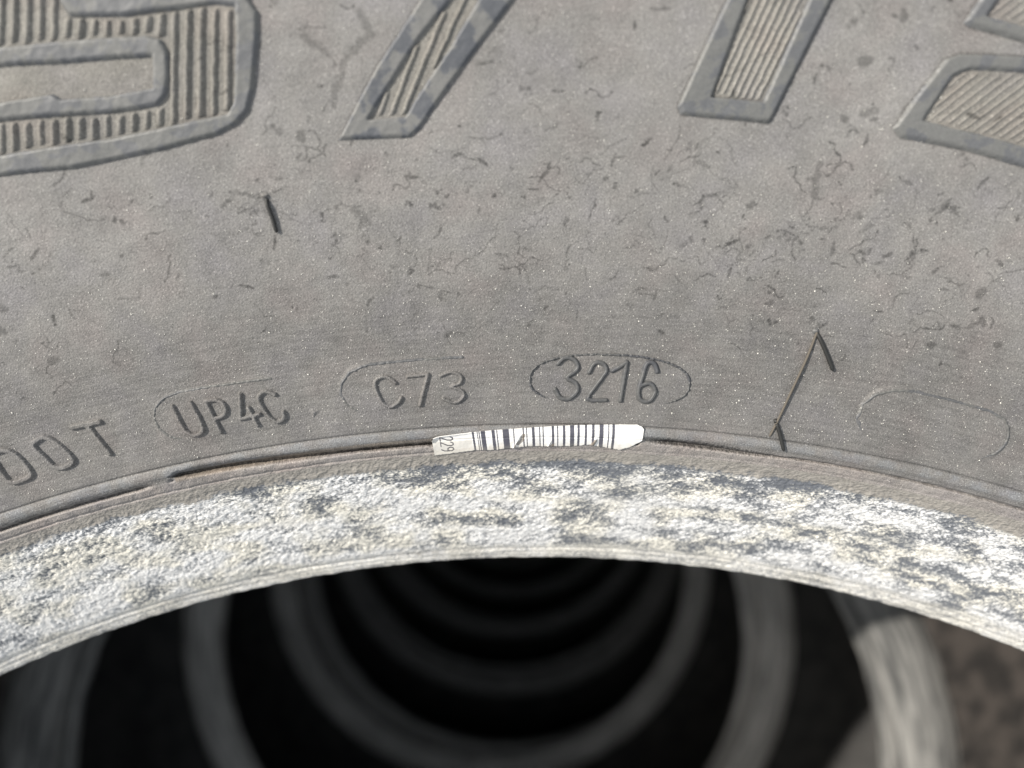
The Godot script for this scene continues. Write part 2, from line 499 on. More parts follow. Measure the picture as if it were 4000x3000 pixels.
func sidewall_textures() -> void:
	var k := TILE / TW
	var stain_shade := PackedFloat32Array()
	stain_shade.resize(TW * TH)
	# dark rubbed marks: a scatter, denser towards the right and the middle
	var where := FastNoiseLite.new()
	where.seed = 77
	where.frequency = 0.05
	for i in 1700:
		var s := rng.randf_range(-78, 78)
		var r := rng.randf_range(237, 284)
		if i % 5 > 1:
			s = rng.randfn(14, 36)
			r = rng.randfn(252.0, 8.5)
		if r < 238.0 or where.get_noise_2d(s * 2.0, r * 2.4) + rng.randf_range(-0.6, 0.6) < 0.0: continue
		var dark := rng.randf_range(0.4, 1.0)
		var kind := rng.randf()
		if kind < 0.45:      # a rubbed spot of uneven outline
			var size := 0.16 + 0.34 * pow(rng.randf(), 3.0)
			var dir := rng.randf_range(0.0, PI)
			for q in 5: dab(stain_shade, s + cos(dir) * size * q * 0.45 + rng.randfn(0, size * 0.5), r + sin(dir) * size * q * 0.4 + rng.randfn(0, size * 0.4), size * rng.randf_range(0.4, 1.0), dark * rng.randf_range(0.5, 1.0))
		elif kind < 0.8:     # a thin wandering crack, thicker in places
			var q := Vector2(s, r)
			var dir := rng.randf_range(-0.5, 1.3)
			var along := dir
			var size := rng.randf_range(0.07, 0.13)
			for k2 in 14 + rng.randi() % 34:
				dab(stain_shade, q.x, q.y, size * (1.0 + 1.2 * pow(rng.randf(), 6.0)), dark * rng.randf_range(0.35, 0.9))
				dir = lerpf(dir + rng.randfn(0, 0.34), along, 0.07)
				q += Vector2(cos(dir), sin(dir)) * 0.1
				if rng.randf() < 0.05: dir += rng.randf_range(-1.0, 1.0)
		else: scribble(stain_shade, s, r, rng.randf_range(0.5, 1.6), rng.randf_range(0.16, 0.34), dark, rng.randf_range(-0.4, 1.5))
	# groove shadow painted as dark dabs over packed dirt, ragged to the right
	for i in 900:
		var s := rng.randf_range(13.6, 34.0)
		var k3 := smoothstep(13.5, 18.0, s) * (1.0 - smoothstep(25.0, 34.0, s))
		dab(stain_shade, s, lerpf(224.4, 224.0, smoothstep(14.0, 30.0, s)) + rng.randfn(0, 0.05 + 0.13 * k3), 0.07 + 0.13 * k3 * rng.randf(), rng.randf_range(0.5, 1.0))
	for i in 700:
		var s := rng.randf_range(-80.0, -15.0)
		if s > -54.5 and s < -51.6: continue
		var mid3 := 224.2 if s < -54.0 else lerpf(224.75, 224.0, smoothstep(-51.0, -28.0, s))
		dab(stain_shade, s, mid3 + rng.randfn(0, 0.08), 0.08 + 0.1 * rng.randf(), rng.randf_range(0.4, 0.9))
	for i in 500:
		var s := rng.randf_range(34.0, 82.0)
		dab(stain_shade, s, 224.02 + rng.randfn(0, 0.05), 0.06 + 0.05 * rng.randf(), rng.randf_range(0.3, 0.8))
	for i in 24: dab(stain_shade, lerpf(-30.6, -34.2, i / 23.0) + rng.randfn(0, 0.1), lerpf(256.7, 258.0, i / 23.0) + rng.randfn(0, 0.08), 0.26, rng.randf_range(0.2, 0.6))  # painted smear of an upright hair seen out of focus
	for l: Array in [[-18, 274.8, -17.2, 272.5], [-17.2, 272.5, -20.2, 269.8], [-20.2, 269.8, -21.8, 265.6], [-23.7, 272.8, -21.6, 271.0], [-21.5, 254.5, -20.0, 252.5], [28.2, 260.4, 28.6, 256.5], [31.2, 265.9, 32.6, 266.6]]:
		for i in 40:
			var t := i / 39.0
			dab(stain_shade, lerpf(l[0], l[2], t) + rng.randfn(0, 0.12), lerpf(l[1], l[3], t) + rng.randfn(0, 0.1), rng.randf_range(0.2, 0.5), 0.42)
	for l: Array in [[29.6, 265.4, 1.0], [30.1, 271.2, 0.9], [32.6, 276.0, 0.9], [28.1, 258.5, 0.6], [46.6, 241.7, 0.7], [54.5, 243.5, 0.8], [50.1, 249.0, 0.9], [51.6, 245.8, 0.7], [26.3, 243.8, 0.6], [22.3, 255.0, 0.8], [-51.7, 260.0, 0.35], [-25.5, 262.8, 1.0], [-64, 248, 0.9], [-60, 243.2, 1.0], [-63, 250.5, 1.1]]:
		for i in 5: dab(stain_shade, l[0] + rng.randfn(0, 0.25), l[1] + rng.randfn(0, 0.2), l[2] * rng.randf_range(0.4, 0.75), 0.55)
	# tan dust that has settled in the ribbed fields of the numerals
	var f := numeral_parts()
	var dust := PackedFloat32Array()
	dust.resize(TW * TH)
	for pair: Array in [[f.five_rib, 0.5], [f.slash_in, 0.5], [f.seven_in, 0.45], [f.last_tail, 0.45], [f.last_stem, 0.3]]:
		var poly: PackedVector2Array = pair[0]
		var lo := poly[0]
		var hi := poly[0]
		for q in poly:
			lo = lo.min(q)
			hi = hi.max(q)
		for y in range(int((lo.y - TR0) / k), mini(int((minf(hi.y, 284.0) - TR0) / k), TH - 1)):
			for x in range(int((lo.x / TILE + 0.5) * TW), int((hi.x / TILE + 0.5) * TW) + 1):
				var q := Vector2((float(x) / TW - 0.5) * TILE, TR0 + y * k)
				if Geometry2D.is_point_in_polygon(q, poly): dust[y * TW + posmod(x, TW)] = pair[1]
	for pair: Array in [[f.seven_out, 0.7], [f.last_out, 0.65], [f.seven_in, 0.45], [f.slash_out, 0.35], [f.five_out, 0.3]]:  # dark line dabbed all along the numeral outlines
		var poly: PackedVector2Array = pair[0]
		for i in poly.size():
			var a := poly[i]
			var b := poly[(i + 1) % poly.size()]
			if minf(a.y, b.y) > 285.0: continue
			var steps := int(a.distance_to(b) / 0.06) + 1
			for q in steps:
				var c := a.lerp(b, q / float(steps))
				if c.y < 285.0: dab(stain_shade, c.x + rng.randfn(0, 0.03), c.y + rng.randfn(0, 0.03), 0.22, pair[1] * rng.randf_range(0.6, 1.1))
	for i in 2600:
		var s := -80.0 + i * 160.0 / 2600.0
		dab(stain_shade, s, 226.32 + 0.03 * rng.randfn(), 0.11, rng.randf_range(0.15, 0.6))
	var broad := seamless(TW, TH, 0.0045, 3, 11)
	var mid := seamless(TW, TH, 0.018, 4, 12, FastNoiseLite.TYPE_SIMPLEX_SMOOTH, 0.6)
	var tone := seamless(TW, TH, 0.007, 3, 13)
	var grit := seamless(TW, TH, 0.30, 2, 14, FastNoiseLite.TYPE_SIMPLEX, 0.7)
	var brush := stretched(TW, TH, 170, TH, 0.13, 2, 15)
	var data := PackedByteArray()
	data.resize(TW * TH * 3)
	var bump := PackedByteArray()
	bump.resize(TW * TH)
	var lut := PackedByteArray()
	lut.resize(4096)
	for i in 4096: lut[i] = srgb8(i / 4095.0)
	var dust_glare := PackedFloat32Array()   # broad patches of pale dust; the leftmost paints a glare into the colour
	dust_glare.resize((TW >> 2) * (TH >> 2))
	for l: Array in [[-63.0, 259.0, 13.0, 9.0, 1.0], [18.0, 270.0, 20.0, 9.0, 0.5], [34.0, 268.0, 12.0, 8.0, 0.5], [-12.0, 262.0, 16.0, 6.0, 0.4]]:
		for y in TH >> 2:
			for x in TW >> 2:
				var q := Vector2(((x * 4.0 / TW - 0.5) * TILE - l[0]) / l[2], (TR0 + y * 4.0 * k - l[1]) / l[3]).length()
				if q < 1.0: dust_glare[y * (TW >> 2) + x] += l[4] * smoothstep(1.0, 0.3, q)
	for y in TH:
		var r := TR0 + y * k
		var upper := smoothstep(236.0, 256.0, r)
		var ring := smoothstep(224.6, 225.1, r) * (1.0 - smoothstep(225.9, 226.3, r))
		var heel := 1.0 - smoothstep(223.6, 224.7, r)
		var lines := 1.0 - 0.72 * smoothstep(238.0, 250.0, r)
		var ochre := smoothstep(223.7, 224.2, r) * (1.0 - smoothstep(224.7, 225.0, r))
		var lum0 := lerpf(0.124, 0.172, upper) + 0.10 * heel + 0.03 * ring + 0.0 * ochre
		for x in TW:
			var o := y * TW + x
			var b := broad[o] / 255.0 - 0.5
			var m := mid[o] / 255.0 - 0.5
			var t := tone[o] / 255.0 - 0.5
			var g := grit[o] / 255.0 - 0.5
			var u := brush[o] / 255.0 - 0.5
			var w := rng.randf()
			var lum := lum0 * (1.0 + 0.16 * b + 0.24 * m + 0.60 * g + 0.30 * u * lines * (1.0 - 0.75 * heel) + 0.55 * (w - 0.5))
			if w > 0.988: lum += 0.12 + 12.0 * (w - 0.988)
			var st := stain_shade[o]
			lum *= 1.0 + 0.14 * dust_glare[(y >> 2) * (TW >> 2) + (x >> 2)]
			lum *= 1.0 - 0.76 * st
			var du := dust[o]
			var warm := 0.055 + 0.07 * t + 0.03 * heel - 0.07 * ring * smoothstep(-0.2, 0.2, m) + 0.15 * ochre * float(x > 372 and x < 840) + du * 0.07
			lum *= 1.0 - 0.10 * du
			var cr := clampf(lum * (1.0 + warm * 0.7 + 0.03 * heel), 0, 1)
			var cg := clampf(lum * (1.0 - 0.06 * absf(t) + 0.02 * du), 0, 1)
			var cb := clampf(lum * (1.0 - warm * 0.75 - 0.05 * du), 0, 1)
			data[o * 3] = lut[int(cr * 4095.0)]
			data[o * 3 + 1] = lut[int(cg * 4095.0)]
			data[o * 3 + 2] = lut[int(cb * 4095.0)]
			bump[o] = clampi(int(128.0 + 80.0 * g + 40.0 * u * lines * (1.0 - 0.7 * heel) + 16.0 * m + 60.0 * (w - 0.5) - 18.0 * st), 0, 255)
	var mat := StandardMaterial3D.new()
	mat.resource_name = "dusty_rubber"
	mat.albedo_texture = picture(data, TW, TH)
	mat.roughness = 0.62
	mat.metallic_specular = 0.42
	mat.heightmap_enabled = true
	mat.heightmap_texture = picture(bump, TW, TH, Image.FORMAT_L8)
	mat.heightmap_scale = 0.016
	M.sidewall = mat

func numeral_texture() -> void:
	var n := 768
	var a := seamless(n, n, 0.012, 4, 31, FastNoiseLite.TYPE_SIMPLEX_SMOOTH, 0.6)
	var b := seamless(n, n, 0.2, 2, 32)
	var data := PackedByteArray()
	data.resize(n * n * 3)
	for o in n * n:
		var t := a[o] / 255.0
		var w := smoothstep(0.40, 0.50, t)
		var l := lerpf(0.104, 0.124, w) * (1.0 + 0.35 * (b[o] / 255.0 - 0.5) + 0.3 * (rng.randf() - 0.5))
		data[o * 3] = srgb8(l * lerpf(0.96, 1.0, w))
		data[o * 3 + 1] = srgb8(l * lerpf(0.98, 1.0, w))
		data[o * 3 + 2] = srgb8(l * lerpf(1.03, 0.97, w))
	var mat := StandardMaterial3D.new()
	mat.resource_name = "rubbed_rubber"
	mat.albedo_texture = picture(data, n, n)
	mat.roughness = 0.5
	mat.metallic_specular = 0.5
	M.numeral = mat
	# the same rubber rubbed unevenly: dark clean patches on the slash
	for o in n * n:
		var t := a[o] / 255.0
		var w := smoothstep(0.38, 0.58, t)
		var l := lerpf(0.080, 0.134, w) * (1.0 + 0.35 * (b[o] / 255.0 - 0.5) + 0.3 * (rng.randf() - 0.5))
		data[o * 3] = srgb8(l * lerpf(0.93, 1.01, w))
		data[o * 3 + 1] = srgb8(l * lerpf(0.98, 1.0, w))
		data[o * 3 + 2] = srgb8(l * lerpf(1.10, 0.97, w))
	M.slash = mat.duplicate()
	M.slash.resource_name = "unevenly_rubbed_rubber"
	M.slash.albedo_texture = picture(data, n, n)
	M.stamp = mat.duplicate()
	M.stamp.resource_name = "stamped_rubber"
	M.edge = mat.duplicate()
	M.edge.resource_name = "plate_edge_rubber"
	M.edge.albedo_color = Color(0.86, 0.85, 0.84).linear_to_srgb()
	M.stamp.albedo_color = Color(0.62, 0.62, 0.64).linear_to_srgb()

func bead_textures() -> void:
	var n1 := stretched(BW, BH, 1300, BH, 0.016, 5, 41)
	var n2 := seamless(BW, BH, 0.06, 4, 42, FastNoiseLite.TYPE_SIMPLEX_SMOOTH, 0.65)
	var n3 := seamless(BW, BH, 0.13, 3, 43, FastNoiseLite.TYPE_SIMPLEX, 0.7)
	var n4 := stretched(BW, BH, 90, BH, 0.10, 3, 44)
	var n5 := seamless(BW, BH, 0.006, 3, 45)
	var n6 := seamless(BW, BH, 0.095, 2, 46, FastNoiseLite.TYPE_CELLULAR)
	var data := PackedByteArray()
	data.resize(BW * BH * 3)
	var bump := PackedByteArray()
	bump.resize(BW * BH)
	bead_h.resize(BW * BH)
	var lut := PackedByteArray()
	lut.resize(4096)
	for i in 4096: lut[i] = srgb8(i / 4095.0)
	for y in BH:
		var r := BR0 + y * BRS / BH
		var top := smoothstep(216.5, 221.0, r)
		var out := smoothstep(219.4, 221.6, r)
		var low := 1.0 - smoothstep(205.2, 206.4, r)
		for x in BW:
			var o := y * BW + x
			var s := (float(x) / BW - 0.5) * BTILE
			var a := n1[o] / 255.0
			var b := n2[o] / 255.0
			var g := n3[o] / 255.0
			var u := n4[o] / 255.0
			var c := n5[o] / 255.0
			var cell := n6[o] / 255.0
			var right := smoothstep(-45.0, 40.0, s)
			var mid := 1.0 - smoothstep(22.0, 55.0, absf(s - 4.0))
			var v := 0.54 * a + 0.34 * b + 0.34 * g - 0.11
			var th := 0.325 + 0.11 * right + top * (0.05 + 0.10 * mid) + 0.22 * (c - 0.5)
			var w := smoothstep(th - 0.12, th + 0.17, v)
			w = w * (1.0 - 0.25 * smoothstep(0.55, 0.9, cell))
			var bright := 0.60 + 0.40 * (b - 0.5) + 0.45 * (g - 0.5) - 0.18 * (cell - 0.5)
			var cream := smoothstep(0.35, 0.7, c)
			var cr := lerpf(0.125, bright * 1.01, w)
			var cg := lerpf(0.134, bright * lerpf(1.0, 0.965, cream), w)
			var cb := lerpf(0.15, bright * lerpf(0.99, 0.86, cream), w)
			if low > 0.0:
				var l := 0.50 + 0.8 * (u - 0.5) + 0.4 * (g - 0.5)
				cr = lerpf(cr, l * 1.04, low * (0.35 + 0.5 * smoothstep(0.35, 0.6, b)))
				cg = lerpf(cg, l, low * (0.35 + 0.5 * smoothstep(0.35, 0.6, b)))
				cb = lerpf(cb, l * 0.92, low * (0.35 + 0.5 * smoothstep(0.35, 0.6, b)))
			else:
				var st := smoothstep(0.62, 0.75, u) * (1.0 - smoothstep(206.0, 211.0, r)) * 0.6
				cr = lerpf(cr, 0.2, st)
				cg = lerpf(cg, 0.2, st)
				cb = lerpf(cb, 0.2, st)
			if out > 0.0:
				var l2 := 0.235 * (1.0 + 0.5 * (g - 0.5) + 0.4 * (b - 0.5))
				var e := smoothstep(0.35, 0.65, out + 1.3 * (v - 0.5) * (1.0 - smoothstep(221.2, 222.0, r)) - 0.1)
				cr = lerpf(cr, l2 * 1.07, e)
				cg = lerpf(cg, l2, e)
				cb = lerpf(cb, l2 * 0.91, e)
			data[o * 3] = lut[int(clampf(cr, 0, 1) * 4095.0)]
			data[o * 3 + 1] = lut[int(clampf(cg, 0, 1) * 4095.0)]
			data[o * 3 + 2] = lut[int(clampf(cb, 0, 1) * 4095.0)]
			bead_h[o] = (0.08 * (a - 0.5) + 0.08 * w + 0.20 * (b - 0.5) - 0.11 * (cell - 0.5)) * (1.0 - 0.75 * low)
			bump[o] = clampi(int(128.0 + 100.0 * (g - 0.5) + 60.0 * (b - 0.5) - 35.0 * (cell - 0.5) + 50.0 * low * (u - 0.5)), 0, 255)
	var mat := StandardMaterial3D.new()
	mat.resource_name = "crusted_bead"
	mat.albedo_texture = picture(data, BW, BH)
	mat.roughness = 0.55
	mat.metallic_specular = 0.4
	mat.heightmap_enabled = true
	mat.heightmap_texture = picture(bump, BW, BH, Image.FORMAT_L8)
	mat.heightmap_scale = 0.022
	M.bead = mat

func plain_noise(called: String, dark: Color, light: Color, n: int, freq: float, sd: int, rough: float, spec := 0.4, bump := 0.0) -> StandardMaterial3D:
	var a := seamless(n, n, freq, 5, sd, FastNoiseLite.TYPE_SIMPLEX_SMOOTH, 0.6)
	var data := PackedByteArray()
	data.resize(n * n * 3)
	for o in n * n:
		var t := clampf(smoothstep(0.2, 0.8, a[o] / 255.0) + 0.25 * (rng.randf() - 0.5), 0, 1)
		data[o * 3] = srgb8(lerpf(dark.r, light.r, t))
		data[o * 3 + 1] = srgb8(lerpf(dark.g, light.g, t))
		data[o * 3 + 2] = srgb8(lerpf(dark.b, light.b, t))
	var mat := StandardMaterial3D.new()
	mat.resource_name = called
	mat.albedo_texture = picture(data, n, n)
	mat.roughness = rough
	mat.metallic_specular = spec
	if bump > 0.0:
		mat.heightmap_enabled = true
		mat.heightmap_texture = picture(a, n, n, Image.FORMAT_L8)
		mat.heightmap_scale = bump
	return mat

# ---------------------------------------------------------------- the paper barcode remnant
const LABEL_S0 := -15.6
const LABEL_S1 := 13.4
const LABEL_R0 := 222.0
const LABEL_R1 := 227.0

func label_texture() -> void:
	var w := 1160
	var h := 200
	var data := PackedByteArray()
	data.resize(w * h * 3)
	var bars := [540, 558, 583, 590, 598, 607, 616, 655, 710, 738, 752, 761, 805, 860, 896, 905, 978, 990, 1008, 1017, 1058, 1082, 1120, 1130, 1150, 1160, 1230, 1250, 1276, 1286, 1326, 1348, 1388, 1425, 1452, 1472, 1516, 1535, 1578, 1600, 1642, 1678, 1717, 1727, 1752, 1775]
	var digits := []
	for k in 3:
		var r := 224.75 - 0.78 * k
		var two := [pl([-12.9, r + 0.26, -12.62, r + 0.12, -12.62, r - 0.14, -12.9, r - 0.27, -13.4, r - 0.2, -14.3, r + 0.27, -14.3, r - 0.3])]
		var nine := [pl([-13.4, r - 0.24, -12.9, r - 0.28, -12.6, r - 0.05, -12.7, r + 0.2, -13.05, r + 0.28, -13.4, r + 0.12, -13.45, r - 0.12, -13.2, r - 0.28, -13.9, r - 0.26, -14.3, r - 0.05])]
		digits.append_array(nine if k == 2 else two)
	var n := FastNoiseLite.new()
	n.seed = 5
	n.frequency = 0.02
	for y in h:
		var r := LABEL_R0 + (y + 0.5) * (LABEL_R1 - LABEL_R0) / h
		for x in w:
			var s := LABEL_S0 + (x + 0.5) * (LABEL_S1 - LABEL_S0) / w
			var e := n.get_noise_2d(x * 1.0, y * 1.0)
			var c := Color(0.74, 0.73, 0.71)
			var zx := 540.0 + (s + 9.9 + 0.06 * (r - 224.8)) * 1235.0 / 19.3
			var ink := false
			if zx > 530 and zx < 1780:
				for k in range(0, bars.size(), 2):
					if zx > bars[k] and zx < bars[k + 1]: ink = true
			elif s < -12.0 and r < 225.05 and lines_d(Vector2(s, r), digits) < 0.085: ink = true
			if ink: c = Color(0.075, 0.075, 0.095)
			var dirt := smoothstep(223.9, 222.9, r + 0.5 * e) * 0.5 + 0.35 * smoothstep(0.25, 0.6, n.get_noise_2d(x * 2.2 + 900, y * 2.2)) * smoothstep(225.6, 224.2, r)
			if s < -10.0: dirt = maxf(dirt, 0.35 * smoothstep(225.0, 224.3, r))
			c = c.lerp(Color(0.50, 0.44, 0.35) if not ink else Color(0.2, 0.19, 0.17), clampf(dirt, 0, 0.7))
			var tear := lines_d(Vector2(zx, (227.0 - r) * 70.0), [pl([1545, 265, 1580, 250, 1610, 205]), pl([930, 235, 965, 200, 985, 150]), pl([1195, 300, 1235, 255])])
			if tear < 16.0 + 8.0 * e: c = c.lerp(Color(0.16, 0.13, 0.10), 0.75)
			c = c * (0.96 + 0.08 * rng.randf())
			var o := (y * w + x) * 3
			data[o] = srgb8(c.r)
			data[o + 1] = srgb8(c.g)
			data[o + 2] = srgb8(c.b)
	var mat := StandardMaterial3D.new()
	mat.resource_name = "label_paper"
	mat.albedo_texture = picture(data, w, h)
	mat.roughness = 0.7
	M.label = mat

func build_label(tyre: Node) -> void:
	var tops := [-15.4, -15.2, -14.6, -9.9, -4.3, 5.1, 12.3, 12.9, 13.2]
	var topr := [224.5, 224.95, 225.15, 225.5, 225.8, 226.3, 226.6, 226.4, 226.05]
	var bots := [-15.4, -9.8, -7.0, -4.8, -2.0, 0.5, 3.5, 6.1, 8.5, 10.3, 11.7, 13.2]
	var botr := [222.3, 222.75, 222.7, 222.95, 223.2, 223.15, 223.2, 223.45, 223.1, 222.85, 223.3, 224.4]
	var ni := 290
	var nj := 34
	var v := PackedVector3Array()
	var uv := PackedVector2Array()
	for i in ni:
		var s := lerpf(-15.4, 13.2, i / float(ni - 1))
		var a := table(bots, botr, s) + 0.10 * fine.get_noise_2d(s * 14.0, 2.0)
		var b := table(tops, topr, s) + 0.03 * fine.get_noise_2d(s * 10.0, 8.0)
		for j in nj:
			var t := clampf((j - 1) / float(nj - 3), 0.0, 1.0)
			var r := lerpf(a, b, t)
			var h := base_h(r) + 0.25 * wob.get_noise_2d(s * 3.0, r * 3.0) + maxf(ridge(r), 0.24 * smoothstep(224.0, 225.3, r) * (1.0 - smoothstep(225.4, 227.0, r))) + 0.17
			h += 0.07 * fine.get_noise_2d(s * 4.0, r * 4.0) + 0.22 * smoothstep(0.85, 1.0, t) * smoothstep(-7.0, -14.0, s) + 0.12 * smoothstep(0.9, 1.0, t)
			# creases and torn puckers
			h += 0.30 * dent(s + 3.6 - 0.5 * (r - 224.5), 0.16) * smoothstep(225.2, 224.4, r) + 0.35 * dent(s - 6.7 - 0.35 * (r - 223.8), 0.2) * smoothstep(224.8, 224.0, r)
			h += 0.22 * dent(s - 0.6 - 0.4 * (r - 223.6), 0.13) * smoothstep(224.4, 223.6, r) - 0.12 * dent(r - 224.55, 0.07)
			if j == 0 or j == nj - 1: h -= 0.3
			v.append(P(s, r, h))
			uv.append(Vector2((s - LABEL_S0) / (LABEL_S1 - LABEL_S0), (r - LABEL_R0) / (LABEL_R1 - LABEL_R0)))
	var o := put("barcode_label", grid(v, uv, ni, nj), M.label, tyre)
	mark(o, "torn white paper remnant printed with a barcode and the digits 229")

# ---------------------------------------------------------------- solid hair shadows, strand and sand
func tube(pts: PackedVector3Array, radius: Array) -> ArrayMesh:
	var n := 8
	var v := PackedVector3Array()
	var uv := PackedVector2Array()
	for i in n + 1:
		for j in pts.size():
			var d := (pts[mini(j + 1, pts.size() - 1)] - pts[maxi(j - 1, 0)]).normalized()
			var x := d.cross(Vector3(0.3, 0.2, 1)).normalized()
			var y := d.cross(x)
			var a := TAU * i / n
			v.append(pts[j] + (x * cos(a) + y * sin(a)) * radius[j] * 0.001)
			uv.append(Vector2(i / float(n), j * 0.2))
	return grid(v, uv, n + 1, pts.size(), true)

func hair(tyre: Node, called: String, text: String, path: Array, thick: float, mat: Material) -> void:
	var pts := PackedVector3Array()
	var rad := []
	for k in range(0, path.size(), 3):
		pts.append(P(path[k], path[k + 1], surf(path[k], path[k + 1]) + path[k + 2]))
	var all := PackedVector3Array()
	for k in pts.size() - 1:
		for t in 6: all.append(pts[k].cubic_interpolate(pts[k + 1], pts[maxi(k - 1, 0)], pts[mini(k + 2, pts.size() - 1)], t / 6.0))
	all.append(pts[-1])
	for k in all.size(): rad.append(thick * (1.25 if k == 0 else (0.05 if k == all.size() - 1 else (0.85 if k == all.size() - 2 else 1.0))))
	mark(put(called, tube(all, rad), mat, tyre), text)

func build_sand() -> void:
	var st := SurfaceTool.new()
	st.begin(Mesh.PRIMITIVE_TRIANGLES)
	var q := [Vector3(0, 0.8, 0.1), Vector3(0, -0.8, 0), Vector3(1, 0.1, 0), Vector3(-0.9, 0, 0.2), Vector3(0.1, 0.1, 1), Vector3(0, 0, -0.9)]
	for t: Array in [[0, 2, 4], [0, 4, 3], [0, 3, 5], [0, 5, 2], [1, 4, 2], [1, 3, 4], [1, 5, 3], [1, 2, 5]]:
		for k in [0, 2, 1]: st.add_vertex(q[t[k]])
	st.generate_normals()
	var mm := MultiMesh.new()
	mm.transform_format = MultiMesh.TRANSFORM_3D
	mm.mesh = st.commit()
	var n := 7000
	mm.instance_count = n
	for i in n:
		var s := rng.randf_range(-95, 95)
		var r := rng.randf_range(226.5, 292.0)
		if i % 3 == 0: r = rng.randf_range(227.0, 250.0)
		var size := 0.04 + 0.06 * pow(rng.randf(), 2.5)
		if rng.randf() < 0.04: size += 0.05
		var h := surf(s, r) + size * 0.4
		var b := Basis.from_euler(Vector3(rng.randf() * TAU, rng.randf() * TAU, rng.randf() * TAU)).scaled(Vector3(1, rng.randf_range(0.6, 1.0), rng.randf_range(0.6, 1.0)) * size * 0.001)
		mm.set_instance_transform(i, Transform3D(b, P(s, r, h)))
	var o := MultiMeshInstance3D.new()
	o.name = "sand"
	o.multimesh = mm
	var mat := StandardMaterial3D.new()
	mat.albedo_color = Color(0.78, 0.76, 0.70).linear_to_srgb()
	mat.roughness = 0.22
	mat.metallic_specular = 0.6
	o.material_override = mat
	mark(o, "pale glinting sand grains scattered over the top tyre sidewall", "sand", "", "stuff")
	add_child(o, true)

# ---------------------------------------------------------------- whole tyres by turning a profile
func smooth_line(a: Array, parts: int) -> PackedVector2Array:
	var p := pl(a)
	var o := PackedVector2Array()
	for i in p.size() - 1:
		for t in parts: o.append(p[i].cubic_interpolate(p[i + 1], p[maxi(i - 1, 0)], p[mini(i + 2, p.size() - 1)], t / float(parts)))
	o.append(p[-1])
	return o

func turned(called: String, parent: Node, line: PackedVector2Array, n: int, mat: Material, uvk: float, shear = null, lumps := 0.0) -> MeshInstance3D:
	var v := PackedVector3Array()
	var uv := PackedVector2Array()
	for i in n + 1:
		var a := TAU * i / n
		var run := 0.0
		for j in line.size():
			var q := line[j]
			var off: Vector2 = shear.call(q.y) if shear != null else Vector2.ZERO
			if j: run += q.distance_to(line[j - 1])
			var rr := q.x + (lumps * fine.get_noise_3d(cos(a) * q.x * 0.6, q.y * 0.6, sin(a) * q.x * 0.6) if lumps > 0.0 else 0.0)
			v.append(Vector3(rr * sin(a) + off.x, q.y, -rr * cos(a) + off.y) * 0.001)
			uv.append(Vector2(roundf(TAU * q.x / uvk) * i / n if false else 1450.0 / uvk * i / n, run / uvk))
	return put(called, grid(v, uv, n + 1, line.size(), true), mat, parent)

func tread_mesh(ro: float, w: float, n: int) -> ArrayMesh:
	var v := PackedVector3Array()
	var uv := PackedVector2Array()
	var nj := 41
	for i in n + 1:
		var a := TAU * i / n
		for j in nj:
			var t := j / float(nj - 1)
			var y := lerpf(w * 0.5, -w * 0.5, t)
			var c := absf(t - 0.5) * 2.0
			var rr := ro - 14.0 * pow(c, 4.0)
			var rib_cut := smoothstep(0.035, 0.02, absf(fposmod(t * 4.0, 1.0) - 0.5) * 0.25)
			var lug := smoothstep(0.10, 0.07, absf(fposmod(i / 6.0 + 0.8 * t + floorf(t * 4.0 + 0.5) * 0.37, 1.0) - 0.5))
			if j > 0 and j < nj - 1: rr -= 8.0 * maxf(rib_cut, lug * smoothstep(0.98, 0.9, c))
			v.append(Vector3(rr * sin(a), y, -rr * cos(a)) * 0.001)
			uv.append(Vector2(20.0 * i / n, t * 3.0))
	return grid(v, uv, n + 1, nj, true)

